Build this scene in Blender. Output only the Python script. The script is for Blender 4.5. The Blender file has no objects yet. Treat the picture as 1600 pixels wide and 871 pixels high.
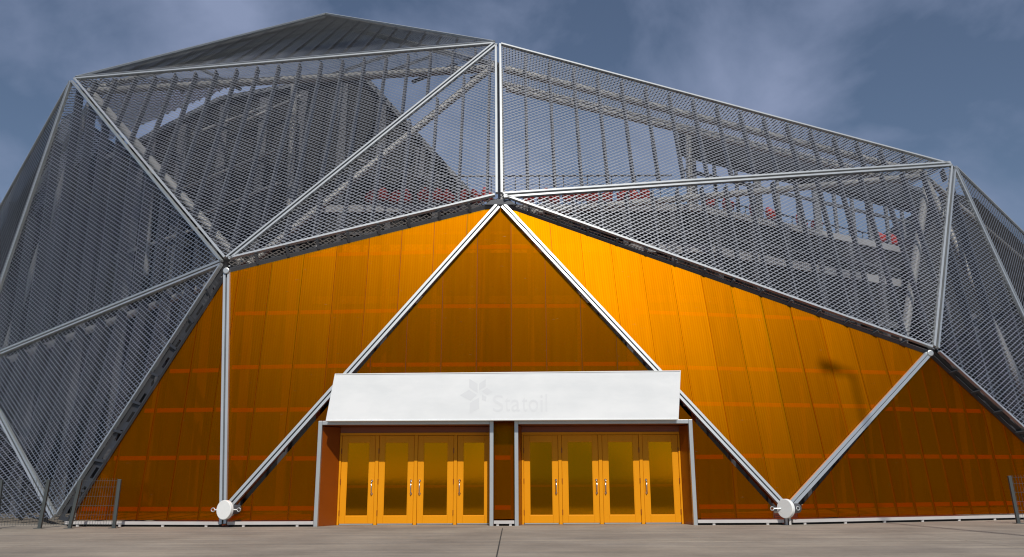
import bpy, bmesh, math, random
from mathutils import Vector, Matrix
random.seed(7)
R = math.radians
V = Vector
sc = bpy.context.scene
col = sc.collection

# ------------------------------------------------------------------ camera, sky, sun, exposure
FPX, CX, CY = 1300.0, 800.0, 435.5
PITCH, ROLL = 13.55, -0.22
CAM = V((0.0, -20.0, 1.05))
SUN_EL, SUN_AZ = 47.0, 7.0          # azimuth measured from straight behind the camera, negative = from the left
SUN_DIR = V((math.sin(R(SUN_AZ)) * math.cos(R(SUN_EL)), -math.cos(R(SUN_AZ)) * math.cos(R(SUN_EL)), math.sin(R(SUN_EL))))

cam_d = bpy.data.cameras.new('camera')
cam_d.sensor_width = 36.0
cam_d.lens = 36.0 * FPX / 1600.0
cam_d.clip_end = 3000
cam = bpy.data.objects.new('camera', cam_d)
col.objects.link(cam)
RM = Matrix.Rotation(R(90 + PITCH), 3, 'X') @ Matrix.Rotation(R(ROLL), 3, 'Z')
cam.matrix_world = Matrix.Translation(CAM) @ RM.to_4x4()
sc.camera = cam

world = bpy.data.worlds.new('World')
sc.world = world
world.use_nodes = True
wn, wl = world.node_tree.nodes, world.node_tree.links
wn.clear()
w_out = wn.new('ShaderNodeOutputWorld')
w_bg = wn.new('ShaderNodeBackground')
w_sky = wn.new('ShaderNodeTexSky')
w_sky.sky_type = 'NISHITA'
w_sky.sun_disc = False
w_sky.sun_elevation = R(SUN_EL)
w_sky.sun_rotation = math.atan2(SUN_DIR.x, SUN_DIR.y)
w_sky.air_density = 1.0
w_sky.dust_density = 0.1
w_sky.ozone_density = 2.0
w_tc = wn.new('ShaderNodeTexCoord')
w_map = wn.new('ShaderNodeMapping')
w_map.inputs['Scale'].default_value = (1.0, 1.0, 1.25)
w_map.inputs['Rotation'].default_value = (0.2, 0.35, 0.9)
w_n = wn.new('ShaderNodeTexNoise')
w_n.inputs['Scale'].default_value = 4.2
w_n.inputs['Detail'].default_value = 7.0
w_n.inputs['Roughness'].default_value = 0.52
w_n.inputs['Distortion'].default_value = 0.25
w_r = wn.new('ShaderNodeValToRGB')
w_r.color_ramp.elements[0].position = 0.43
w_r.color_ramp.elements[0].color = (0.12, 0.12, 0.12, 1)
w_r.color_ramp.elements[1].position = 0.69
w_r.color_ramp.elements[1].color = (1, 1, 1, 1)
w_mix = wn.new('ShaderNodeMix')
w_mix.data_type = 'RGBA'
w_mix.inputs['B'].default_value = (4.1, 5.0, 7.5, 1)
wl.new(w_tc.outputs['Generated'], w_map.inputs['Vector'])
wl.new(w_map.outputs['Vector'], w_n.inputs['Vector'])
wl.new(w_n.outputs['Fac'], w_r.inputs['Fac'])
wl.new(w_r.outputs['Color'], w_mix.inputs['Factor'])
wl.new(w_sky.outputs['Color'], w_mix.inputs['A'])
wl.new(w_mix.outputs['Result'], w_bg.inputs['Color'])
w_bg.inputs['Strength'].default_value = 0.080
wl.new(w_bg.outputs['Background'], w_out.inputs['Surface'])

sun_d = bpy.data.lights.new('sun', 'SUN')
sun_d.energy = 5.0
sun_d.angle = R(0.7)
sun_d.color = (1.0, 0.95, 0.88)
sun = bpy.data.objects.new('sun', sun_d)
sun.rotation_euler = SUN_DIR.to_track_quat('Z', 'Y').to_euler()
sun.location = (-8, -30, 40)
col.objects.link(sun)

sc.view_settings.view_transform = 'Standard'
sc.view_settings.look = 'None'
sc.view_settings.exposure = -0.40
sc.view_settings.gamma = 1.0
sc.render.engine = 'CYCLES'
sc.cycles.max_bounces = 8
sc.cycles.use_denoising = True
sc.cycles.denoiser = 'OPENIMAGEDENOISE'
sc.cycles.denoising_input_passes = 'RGB_ALBEDO_NORMAL'
sc.cycles.denoising_prefilter = 'ACCURATE'
sc.cycles.filter_width = 1.15
sc.cycles.sample_clamp_indirect = 4.0
sc.cycles.transparent_max_bounces = 24


def ray(px, py):
    return RM @ V(((px - CX) / FPX, -(py - CY) / FPX, -1.0))


def at(px, py, Y):                    # point of the picture at world depth Y
    d = ray(px, py)
    return CAM + d * ((Y - CAM.y) / d.y)


def at_z(px, py, z):                  # point of the picture at height z
    d = ray(px, py)
    return CAM + d * ((z - CAM.z) / d.z)


# ------------------------------------------------------------------ materials
def new_mat(name):
    m = bpy.data.materials.new(name)
    m.use_nodes = True
    nt = m.node_tree
    for n in list(nt.nodes):
        nt.nodes.remove(n)
    out = nt.nodes.new('ShaderNodeOutputMaterial')
    return m, nt.nodes, nt.links, out


def simple(name, rgb, rough=0.5, metal=0.0, var=0.12, scale=6.0, bump=0.0, spec=0.5):
    m, n, l, out = new_mat(name)
    b = n.new('ShaderNodeBsdfPrincipled')
    tc = n.new('ShaderNodeTexCoord')
    nz = n.new('ShaderNodeTexNoise')
    nz.inputs['Scale'].default_value = scale
    nz.inputs['Detail'].default_value = 5
    l.new(tc.outputs['Object'], nz.inputs['Vector'])
    mx = n.new('ShaderNodeMix')
    mx.data_type = 'RGBA'
    mx.inputs['A'].default_value = [c * (1 - var) for c in rgb] + [1]
    mx.inputs['B'].default_value = [min(1, c * (1 + var)) for c in rgb] + [1]
    l.new(nz.outputs['Fac'], mx.inputs['Factor'])
    l.new(mx.outputs['Result'], b.inputs['Base Color'])
    b.inputs['Roughness'].default_value = rough
    b.inputs['Metallic'].default_value = metal
    b.inputs['Specular IOR Level'].default_value = spec
    if bump:
        bp = n.new('ShaderNodeBump')
        bp.inputs['Strength'].default_value = bump
        bp.inputs['Distance'].default_value = 0.01
        l.new(nz.outputs['Fac'], bp.inputs['Height'])
        l.new(bp.outputs['Normal'], b.inputs['Normal'])
    l.new(b.outputs['BSDF'], out.inputs['Surface'])
    return m


M = {}
M['mesh'] = simple('galvanised_mesh', (0.40, 0.41, 0.425), 0.38, 0.88, 0.2, 1.3)
M['bar'] = simple('pale_grey_bar', (0.56, 0.585, 0.585), 0.42, 0.75, 0.08, 2.0)
M['fin'] = simple('steel_fin', (0.13, 0.135, 0.148), 0.5, 0.6, 0.2, 2.0)
M['tube'] = simple('primer_grey_tube', (0.31, 0.305, 0.29), 0.5, 0.1, 0.25, 2.5)
M['plate'] = simple('black_plate', (0.035, 0.036, 0.04), 0.5, 0.2, 0.2, 4.0)
M['dark_steel'] = simple('dark_steel', (0.10, 0.105, 0.115), 0.5, 0.3, 0.2, 4.0)
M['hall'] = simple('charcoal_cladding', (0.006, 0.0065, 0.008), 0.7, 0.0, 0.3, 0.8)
M['hall_col'] = simple('charcoal_column', (0.09, 0.093, 0.103), 0.6, 0.0, 0.2, 1.5)
M['slab'] = simple('grey_fascia', (0.30, 0.30, 0.30), 0.7, 0.0, 0.25, 1.2)
M['red'] = simple('red_plastic', (0.42, 0.030, 0.022), 0.4, 0.0, 0.1, 4.0)
M['cap'] = simple('white_cap', (0.80, 0.82, 0.80), 0.4, 0.0, 0.05, 6.0)
M['base'] = simple('pale_base_rail', (0.55, 0.53, 0.51), 0.5, 0.2, 0.12, 3.0)
M['door'] = simple('yellow_door_paint', (0.74, 0.285, 0.002), 0.5, 0.0, 0.06, 2.0, spec=0.2)
M['chrome'] = simple('brushed_steel', (0.75, 0.72, 0.68), 0.22, 1.0, 0.05, 8.0)
M['fence'] = simple('grey_green_fence', (0.07, 0.08, 0.08), 0.5, 0.3, 0.15, 6.0)
M['reveal'] = simple('orange_reveal_sheet', (0.24, 0.050, 0.001), 0.35, 0.0, 0.15, 2.0)
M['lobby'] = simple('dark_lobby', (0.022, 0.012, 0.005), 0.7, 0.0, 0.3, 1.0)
M['batten'] = simple('dark_amber_batten', (0.06, 0.012, 0.0008), 0.5, 0.0, 0.2, 2.0)
M['girt'] = simple('pale_girt', (0.30, 0.265, 0.18), 0.5, 0.0, 0.1, 2.0)
M['gap_shade'] = simple('black_gap', (0.02, 0.02, 0.022), 0.7, 0.0, 0.2, 4.0)


def polycarbonate():
    m, n, l, out = new_mat('amber_polycarbonate')
    uv = n.new('ShaderNodeUVMap')
    # fine vertical flutes
    wv = n.new('ShaderNodeTexWave')
    wv.wave_type = 'BANDS'
    wv.bands_direction = 'X'
    wv.inputs['Scale'].default_value = 5.0
    wv.inputs['Distortion'].default_value = 0.0
    l.new(uv.outputs['UV'], wv.inputs['Vector'])
    bp = n.new('ShaderNodeBump')
    bp.inputs['Strength'].default_value = 0.09
    bp.inputs['Distance'].default_value = 0.006
    l.new(wv.outputs['Fac'], bp.inputs['Height'])
    # scuffs: short streaks
    mp = n.new('ShaderNodeMapping')
    mp.inputs['Scale'].default_value = (1.6, 5.5, 1)
    mp.inputs['Rotation'].default_value = (0, 0, 0.35)
    l.new(uv.outputs['UV'], mp.inputs['Vector'])
    sn = n.new('ShaderNodeTexNoise')
    sn.inputs['Scale'].default_value = 2.6
    sn.inputs['Detail'].default_value = 9
    sn.inputs['Roughness'].default_value = 0.72
    l.new(mp.outputs['Vector'], sn.inputs['Vector'])
    sr = n.new('ShaderNodeValToRGB')
    sr.color_ramp.elements[0].position = 0.64
    sr.color_ramp.elements[0].color = (0, 0, 0, 1)
    sr.color_ramp.elements[1].position = 0.74
    sr.color_ramp.elements[1].color = (1, 1, 1, 1)
    l.new(sn.outputs['Fac'], sr.inputs['Fac'])
    # broad grime variation
    gn = n.new('ShaderNodeTexNoise')
    gn.inputs['Scale'].default_value = 0.7
    gn.inputs['Detail'].default_value = 4
    l.new(uv.outputs['UV'], gn.inputs['Vector'])
    oi = n.new('ShaderNodeObjectInfo')
    ad = n.new('ShaderNodeMath')
    ad.operation = 'MULTIPLY_ADD'
    ad.inputs[1].default_value = 0.5
    l.new(oi.outputs['Random'], ad.inputs[0])
    l.new(gn.outputs['Fac'], ad.inputs[2])
    cm = n.new('ShaderNodeMix')
    cm.data_type = 'RGBA'
    cm.inputs['A'].default_value = (0.60, 0.085, 0.001, 1)
    cm.inputs['B'].default_value = (0.70, 0.115, 0.001, 1)
    l.new(ad.outputs[0], cm.inputs['Factor'])
    dif = n.new('ShaderNodeBsdfDiffuse')
    l.new(cm.outputs['Result'], dif.inputs['Color'])
    trl = n.new('ShaderNodeBsdfTranslucent')
    l.new(cm.outputs['Result'], trl.inputs['Color'])
    trp = n.new('ShaderNodeBsdfTransparent')
    trp.inputs['Color'].default_value = (0.88, 0.36, 0.004, 1)
    gl = n.new('ShaderNodeBsdfAnisotropic')
    gl.inputs['Color'].default_value = (1.0, 0.45, 0.0005, 1)
    gl.distribution = 'BECKMANN'
    gl.inputs['Roughness'].default_value = 0.455
    gl.inputs['Anisotropy'].default_value = -0.29
    tg = n.new('ShaderNodeTangent')
    tg.direction_type = 'UV_MAP'
    l.new(tg.outputs['Tangent'], gl.inputs['Tangent'])
    l.new(bp.outputs['Normal'], gl.inputs['Normal'])
    wg = n.new('ShaderNodeBsdfAnisotropic')
    wg.inputs['Color'].default_value = (0.9, 0.8, 0.55, 1)
    wg.inputs['Roughness'].default_value = 0.25
    def mix(a, b, f):
        x = n.new('ShaderNodeMixShader')
        if isinstance(f, float):
            x.inputs[0].default_value = f
        else:
            l.new(f, x.inputs[0])
        l.new(a, x.inputs[1])
        l.new(b, x.inputs[2])
        return x.outputs[0]
    s = mix(dif.outputs[0], trl.outputs[0], 0.35)
    s = mix(s, trp.outputs[0], 0.958)
    # gloss varies a little from sheet to sheet and in run-off streaks
    m2 = n.new('ShaderNodeMapping')
    m2.inputs['Scale'].default_value = (5.0, 0.35, 1)
    l.new(uv.outputs['UV'], m2.inputs['Vector'])
    s2 = n.new('ShaderNodeTexNoise')
    s2.inputs['Scale'].default_value = 1.6
    s2.inputs['Detail'].default_value = 6
    s2.inputs['Roughness'].default_value = 0.6
    l.new(m2.outputs['Vector'], s2.inputs['Vector'])
    w1 = n.new('ShaderNodeMath'); w1.operation = 'MULTIPLY_ADD'
    w1.inputs[1].default_value = 0.07
    w1.inputs[2].default_value = 0.105
    l.new(s2.outputs['Fac'], w1.inputs[0])
    w2 = n.new('ShaderNodeMath'); w2.operation = 'MULTIPLY_ADD'
    w2.inputs[1].default_value = 0.035
    l.new(oi.outputs['Random'], w2.inputs[0])
    l.new(w1.outputs[0], w2.inputs[2])
    s = mix(s, gl.outputs[0], w2.outputs[0])
    sf = n.new('ShaderNodeMath')
    sf.operation = 'MULTIPLY'
    sf.inputs[1].default_value = 0.22
    l.new(sr.outputs['Color'], sf.inputs[0])
    s = mix(s, wg.outputs[0], sf.outputs[0])
    l.new(s, out.inputs['Surface'])
    return m


M['poly'] = polycarbonate()


def door_glass():
    m, n, l, out = new_mat('amber_door_glass')
    trp = n.new('ShaderNodeBsdfTransparent')
    trp.inputs['Color'].default_value = (0.80, 0.36, 0.004, 1)
    gl = n.new('ShaderNodeBsdfAnisotropic')
    gl.inputs['Color'].default_value = (1.0, 0.47, 0.003, 1)
    gl.inputs['Roughness'].default_value = 0.06
    tc = n.new('ShaderNodeTexCoord')
    nz = n.new('ShaderNodeTexNoise')
    nz.inputs['Scale'].default_value = 2.2
    nz.inputs['Detail'].default_value = 3
    l.new(tc.outputs['Object'], nz.inputs['Vector'])
    bp = n.new('ShaderNodeBump')
    bp.inputs['Strength'].default_value = 0.025
    bp.inputs['Distance'].default_value = 0.02
    l.new(nz.outputs['Fac'], bp.inputs['Height'])
    l.new(bp.outputs['Normal'], gl.inputs['Normal'])
    x = n.new('ShaderNodeMixShader')
    oi = n.new('ShaderNodeObjectInfo')
    gf = n.new('ShaderNodeMath'); gf.operation = 'MULTIPLY_ADD'
    gf.inputs[1].default_value = 0.16
    gf.inputs[2].default_value = 0.29
    l.new(oi.outputs['Random'], gf.inputs[0])
    l.new(gf.outputs[0], x.inputs[0])
    l.new(trp.outputs[0], x.inputs[1])
    l.new(gl.outputs[0], x.inputs[2])
    l.new(x.outputs[0], out.inputs['Surface'])
    return m


M['glass'] = door_glass()


def concrete():
    m, n, l, out = new_mat('worn_concrete')
    b = n.new('ShaderNodeBsdfPrincipled')
    geo = n.new('ShaderNodeNewGeometry')
    n1 = n.new('ShaderNodeTexNoise')
    n1.inputs['Scale'].default_value = 0.45
    n1.inputs['Detail'].default_value = 8
    n1.inputs['Roughness'].default_value = 0.62
    n2 = n.new('ShaderNodeTexNoise')
    n2.inputs['Scale'].default_value = 9
    n2.inputs['Detail'].default_value = 8
    n2.inputs['Roughness'].default_value = 0.7
    n3 = n.new('ShaderNodeTexNoise')          # long brush streaks across the slabs
    n3.inputs['Scale'].default_value = 1.1
    n3.inputs['Detail'].default_value = 6
    mp = n.new('ShaderNodeMapping')
    mp.inputs['Scale'].default_value = (0.22, 2.6, 1)
    l.new(geo.outputs['Position'], mp.inputs['Vector'])
    l.new(mp.outputs['Vector'], n3.inputs['Vector'])
    for k in (n1, n2):
        l.new(geo.outputs['Position'], k.inputs['Vector'])
    r1 = n.new('ShaderNodeValToRGB')
    r1.color_ramp.elements[0].position = 0.30
    r1.color_ramp.elements[0].color = (0.190, 0.165, 0.138, 1)
    r1.color_ramp.elements[1].position = 0.72
    r1.color_ramp.elements[1].color = (0.345, 0.305, 0.255, 1)
    l.new(n1.outputs['Fac'], r1.inputs['Fac'])
    r3 = n.new('ShaderNodeValToRGB')
    r3.color_ramp.elements[0].position = 0.35
    r3.color_ramp.elements[0].color = (0.84, 0.84, 0.85, 1)
    r3.color_ramp.elements[1].position = 0.70
    r3.color_ramp.elements[1].color = (1.16, 1.13, 1.06, 1)
    l.new(n3.outputs['Fac'], r3.inputs['Fac'])
    r2 = n.new('ShaderNodeValToRGB')
    r2.color_ramp.elements[0].position = 0.25
    r2.color_ramp.elements[0].color = (0.84, 0.84, 0.84, 1)
    r2.color_ramp.elements[1].position = 0.75
    r2.color_ramp.elements[1].color = (1.10, 1.09, 1.07, 1)
    l.new(n2.outputs['Fac'], r2.inputs['Fac'])
    a = n.new('ShaderNodeMix'); a.data_type = 'RGBA'; a.blend_type = 'MULTIPLY'; a.inputs['Factor'].default_value = 1
    c = n.new('ShaderNodeMix'); c.data_type = 'RGBA'; c.blend_type = 'MULTIPLY'; c.inputs['Factor'].default_value = 1
    l.new(r1.outputs['Color'], a.inputs['A']); l.new(r3.outputs['Color'], a.inputs['B'])
    l.new(a.outputs['Result'], c.inputs['A']); l.new(r2.outputs['Color'], c.inputs['B'])
    l.new(c.outputs['Result'], b.inputs['Base Color'])
    b.inputs['Roughness'].default_value = 0.85
    bp = n.new('ShaderNodeBump'); bp.inputs['Strength'].default_value = 0.35; bp.inputs['Distance'].default_value = 0.01
    l.new(n2.outputs['Fac'], bp.inputs['Height'])
    l.new(bp.outputs['Normal'], b.inputs['Normal'])
    l.new(b.outputs['BSDF'], out.inputs['Surface'])
    return m


M['concrete'] = concrete()
M['joint'] = simple('joint_ground', (0.04, 0.038, 0.037), 0.9, 0.0, 0.25, 0.6)


def sign_white():
    m, n, l, out = new_mat('weathered_white_board')
    b = n.new('ShaderNodeBsdfPrincipled')
    tc = n.new('ShaderNodeTexCoord')
    mp = n.new('ShaderNodeMapping')
    mp.inputs['Scale'].default_value = (0.6, 1, 1.6)
    l.new(tc.outputs['Object'], mp.inputs['Vector'])
    nz = n.new('ShaderNodeTexNoise')
    nz.inputs['Scale'].default_value = 1.3
    nz.inputs['Detail'].default_value = 6
    nz.inputs['Roughness'].default_value = 0.6
    l.new(mp.outputs['Vector'], nz.inputs['Vector'])
    r = n.new('ShaderNodeValToRGB')
    r.color_ramp.elements[0].position = 0.36
    r.color_ramp.elements[0].color = (0.755, 0.78, 0.785, 1)
    r.color_ramp.elements[1].position = 0.62
    r.color_ramp.elements[1].color = (0.83, 0.85, 0.85, 1)
    l.new(nz.outputs['Fac'], r.inputs['Fac'])
    l.new(r.outputs['Color'], b.inputs['Base Color'])
    b.inputs['Roughness'].default_value = 0.42
    l.new(b.outputs['BSDF'], out.inputs['Surface'])
    return m


M['sign'] = sign_white()
M['ghost'] = simple('faded_lettering', (0.725, 0.745, 0.755), 0.45, 0.0, 0.04, 3.0)
M['ghost_text'] = simple('faded_text', (0.75, 0.77, 0.778), 0.45, 0.0, 0.04, 3.0)


# ------------------------------------------------------------------ helpers
class MB:
    def __init__(s):
        s.v, s.f = [], []

    def quad(s, a, b, c, d):
        i = len(s.v)
        s.v += [a, b, c, d]
        s.f.append((i, i + 1, i + 2, i + 3))

    def hexa(s, p):                    # 8 corners: bottom loop then top loop
        i = len(s.v)
        s.v += p
        for f in ((3, 2, 1, 0), (4, 5, 6, 7), (0, 1, 5, 4), (1, 2, 6, 5), (2, 3, 7, 6), (3, 0, 4, 7)):
            s.f.append(tuple(i + k for k in f))

    def box(s, x0, x1, y0, y1, z0, z1):
        s.hexa([V((x0, y0, z0)), V((x1, y0, z0)), V((x1, y1, z0)), V((x0, y1, z0)),
                V((x0, y0, z1)), V((x1, y0, z1)), V((x1, y1, z1)), V((x0, y1, z1))])

    def bar(s, p, q, w, d, nrm):       # rectangular bar from p to q, w across, d along nrm (centred)
        t = (q - p).normalized()
        a = t.cross(nrm).normalized() * (w / 2)
        b = a.cross(t).normalized() * (d / 2)
        s.hexa([p - a - b, p + a - b, p + a + b, p - a + b, q - a - b, q + a - b, q + a + b, q - a + b])

    def tube(s, p, q, r, n=10, r2=None, cap=True):
        r2 = r if r2 is None else r2
        t = (q - p).normalized()
        a = t.orthogonal().normalized()
        b = t.cross(a)
        i = len(s.v)
        for k in range(n):
            c, e = math.cos(2 * math.pi * k / n), math.sin(2 * math.pi * k / n)
            s.v.append(p + (a * c + b * e) * r)
        for k in range(n):
            c, e = math.cos(2 * math.pi * k / n), math.sin(2 * math.pi * k / n)
            s.v.append(q + (a * c + b * e) * r2)
        for k in range(n):
            s.f.append((i + k, i + (k + 1) % n, i + n + (k + 1) % n, i + n + k))
        if cap:
            s.f.append(tuple(i + k for k in reversed(range(n))))
            s.f.append(tuple(i + n + k for k in range(n)))

    def prism(s, poly, off):           # extrude a polygon of 3-D points by the vector off
        i, n = len(s.v), len(poly)
        s.v += list(poly) + [p + off for p in poly]
        s.f.append(tuple(i + k for k in range(n)))
        s.f.append(tuple(i + n + k for k in reversed(range(n))))
        for k in range(n):
            s.f.append((i + (k + 1) % n, i + k, i + n + k, i + n + (k + 1) % n))

    def mesh(s, name, mat, smooth=False):
        me = bpy.data.meshes.new(name)
        me.from_pydata([tuple(p) for p in s.v], [], s.f)
        me.materials.append(mat)
        if smooth:
            me.polygons.foreach_set('use_smooth', [True] * len(me.polygons))
        me.update()
        return me

    def build(s, name, mat, parent=None, smooth=False, loc=None):
        o = bpy.data.objects.new(name, s.mesh(name, mat, smooth))
        col.objects.link(o)
        if loc is not None:
            o.location = loc
        if parent is not None:
            o.parent = parent
        return o


def fix_normals(o):
    bm = bmesh.new()
    bm.from_mesh(o.data)
    bmesh.ops.recalc_face_normals(bm, faces=bm.faces)
    bm.to_mesh(o.data)
    bm.free()
    return o


def bevel(o, w, seg=2):
    b = o.modifiers.new('bevel', 'BEVEL')
    b.width = w
    b.segments = seg
    b.limit_method = 'ANGLE'
    return o


def empty(name, loc=(0, 0, 0)):
    o = bpy.data.objects.new(name, None)
    o.empty_display_size = 0.3
    o.location = loc
    col.objects.link(o)
    return o


def tag(o, label=None, cat=None, group=None, kind=None):
    if label: o['label'] = label
    if cat: o['category'] = cat
    if group: o['group'] = group
    if kind: o['kind'] = kind
    return o


def copy_part(o, parent=None):
    c = o.copy()
    col.objects.link(c)
    c.parent = parent
    return c


# ------------------------------------------------------------------ ground
g = MB()
g.quad(V((-600, -600, -0.02)), V((600, -600, -0.02)), V((600, 600, -0.02)), V((-600, 600, -0.02)))
ground = tag(g.build('ground', M['joint']), kind='structure')
jx = at_z(785, 826, 0).x
xs = [jx - 24.0, jx - 16.0, jx - 8.0, jx, jx + 8.0, jx + 16.0, jx + 24.0]
ys = [-10.4, -5.1, -0.72]  # slabs stop early; unseen dark ground beyond is set to darken door reflections
for i in range(len(xs) - 1):
    for j in range(len(ys) - 1):
        m = MB()
        e = 0.009
        dz = random.uniform(-0.003, 0.003)
        m.box(xs[i] + e, xs[i + 1] - e, ys[j] + e, ys[j + 1] - e, -0.015, dz)
        bevel(m.build('concrete_slab', M['concrete'], ground), 0.006, 1)
# strip of concrete the building stands on
m = MB()
m.box(xs[0] + 0.01, xs[-1] - 0.01, ys[-1] + 0.009, 30, -0.015, 0.001)
m.build('concrete_apron', M['concrete'], ground)

# ------------------------------------------------------------------ pavilion nodes
pav = tag(empty('faceted_pavilion', (0, 0, 0)),
          'faceted pavilion of silver expanded mesh over amber wall panels and yellow doors', 'pavilion')

YE, YD, YF = 0.66, 0.95, 2.1
BZ = 0.10
G0 = at(352, 797, 0.0); G0 = V((G0.x, 0, BZ))
H0 = at(1228, 795, 0.0); H0 = V((H0.x, 0, BZ))
D1 = at(356, 424, YD)
E1 = at(782, 319, YE)
F1 = at(1450, 552, YF)
J1 = at_z(104, 816, BZ)
N1 = at(1722, 800, 2.9); N1 = V((N1.x, 2.9, BZ))

A = at(113, 123, 5.2)
B = at(778, 67, 3.0)
C = at(1489, 257, 4.6)
D = at(352, 409, YD - 0.12)
E = at(780, 307, YE - 0.14)
F = at(1461, 548, YF - 0.12)
K = at(-42, 570, 6.5)
J = at_z(88, 812, 0.12)
Rf = at(510, 22, 13.0)
L = at(-220, 720, 22.0)
N = V((N1.x + 0.25, N1.y - 0.12, 0.12))
S = at(1800, 560, 17.0)
K0 = at(-120, 800, 3.0); K0 = V((K0.x, 3.0, 0.12))


def frame_of(pts):
    n = (pts[1] - pts[0]).cross(pts[2] - pts[0]).normalized()
    if n.dot(CAM - pts[0]) < 0:
        n = -n
    u = V((0, 0, 1)).cross(n)
    if u.length < 1e-4:
        u = V((1, 0, 0))
    u.normalize()
    if u.x < 0:
        u = -u
    v = n.cross(u).normalized()
    if v.z < 0:
        v = -v
    return n, u, v


def clip(poly, a, b, c):              # keep a*x+b*y <= c
    out = []
    for i in range(len(poly)):
        p, q = poly[i], poly[(i + 1) % len(poly)]
        dp, dq = a * p[0] + b * p[1] - c, a * q[0] + b * q[1] - c
        if dp <= 0:
            out.append(p)
        if dp * dq < 0:
            t = dp / (dp - dq)
            out.append((p[0] + (q[0] - p[0]) * t, p[1] + (q[1] - p[1]) * t))
    return out


def area(poly):
    return sum(poly[i][0] * poly[(i + 1) % len(poly)][1] - poly[(i + 1) % len(poly)][0] * poly[i][1]
               for i in range(len(poly))) / 2


def inside(poly, x, y):
    c = False
    j = len(poly) - 1
    for i in range(len(poly)):
        xi, yi = poly[i]
        xj, yj = poly[j]
        if (yi > y) != (yj > y) and x < (xj - xi) * (y - yi) / (yj - yi) + xi:
            c = not c
        j = i
    return c


# ------------------------------------------------------------------ expanded metal screens
def inset_poly(p2, d):
    if area(p2) < 0:
        p2 = p2[::-1]
    q = p2[:]
    n = len(p2)
    for i in range(n):
        a, b = p2[i], p2[(i + 1) % n]
        ex, ey = b[0] - a[0], b[1] - a[1]
        ln = math.hypot(ex, ey)
        nx, ny = ey / ln, -ex / ln      # outward for a counter-clockwise polygon
        q = clip(q, nx, ny, nx * a[0] + ny * a[1] - d)
    return q


def lattice(pts, W=0.20, h=0.056, wid=0.025, tilt=5.0, inset=0.03):
    n, u, v = frame_of(pts)
    o = pts[0]
    p2 = [((p - o).dot(u), (p - o).dot(v)) for p in pts]
    q = inset_poly(p2, inset)
    mb = MB()
    if len(q) < 3:
        return mb, n, u, v, o, p2
    ylo, yhi = min(p[1] for p in q), max(p[1] for p in q)
    ca, sa = math.cos(R(tilt)), math.sin(R(tilt))
    off = (v * ca - n * sa) * (wid / 2)   # strand plane: top edge leans inwards, so its face looks up and out
    verts, faces = [], []
    j = math.ceil(ylo / h)
    while j * h < yhi:
        y = j * h
        # horizontal span of the polygon at this height
        xsp = []
        for i in range(len(q)):
            a, b = q[i], q[(i + 1) % len(q)]
            if (a[1] > y) != (b[1] > y):
                xsp.append(a[0] + (b[0] - a[0]) * (y - a[1]) / (b[1] - a[1]))
        if len(xsp) >= 2:
            i0, i1 = math.ceil(min(xsp) / (W / 2)), math.floor(max(xsp) / (W / 2))
            if i1 > i0:
                base = len(verts)
                for i in range(i0, i1 + 1):
                    yy = y + (h / 2) * (1 if (i + j) % 2 == 0 else -1)
                    c = o + u * (i * W / 2) + v * yy
                    verts.append(c - off)
                    verts.append(c + off)
                for k in range(i1 - i0):
                    b0 = base + 2 * k
                    faces.append((b0, b0 + 2, b0 + 3, b0 + 1))
        j += 1
    mb.v, mb.f = verts, faces
    return mb, n, u, v, o, p2


def screen(pts, fin_step=0.70, fin_phase=0.0, fin_depth=0.17, bars=True, fins=True, bar_w=0.058, skip=(), tilt=5.0, wid=0.025, W=0.20, h=0.056):
    mb, n, u, v, o, p2 = lattice(pts, W=W, h=h, tilt=tilt, wid=wid)
    s = mb.build('mesh_screen', M['mesh'], pav)
    s['kind'] = 'stuff'
    cen = sum(pts, V()) / len(pts)
    if bars:
        for i in range(len(pts)):
            if i in skip:
                continue
            a, b = pts[i], pts[(i + 1) % len(pts)]
            t = (b - a).normalized()
            inn = n.cross(t).normalized()
            if inn.dot(cen - a) < 0:
                inn = -inn
            off = inn * 0.058 + n * 0.02
            m = MB()
            m.bar(a + off + t * 0.10, b + off - t * 0.10, bar_w, 0.09, n)
            fix_normals(m.build('screen_bar', M['bar'], s))
    if fins:
        # vertical fins: lines of the facet that stay at one world x (seen straight from the front)
        q3 = [o + u * x + v * y for x, y in inset_poly(p2, 0.12)]
        if len(q3) >= 3:
            ax_ = 0 if abs(n.x) < 0.8 else 1
            x0, x1 = min(p[ax_] for p in q3), max(p[ax_] for p in q3)
            k = math.ceil((x0 - fin_phase) / fin_step)
            while fin_phase + k * fin_step < x1:
                x = fin_phase + k * fin_step
                hit = []
                for i in range(len(q3)):
                    a, b = q3[i], q3[(i + 1) % len(q3)]
                    if (a[ax_] > x) != (b[ax_] > x):
                        hit.append(a.lerp(b, (x - a[ax_]) / (b[ax_] - a[ax_])))
                if len(hit) >= 2 and (hit[1] - hit[0]).length > 0.25:
                    pa, pb = sorted(hit, key=lambda p: p.z)
                    off = n * (0.05 + fin_depth / 2)
                    m = MB()
                    m.bar(pa - off, pb - off, 0.055, fin_depth, n)
                    fix_normals(m.build('fin', M['fin'], s))
                k += 1
    return s, n


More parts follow.
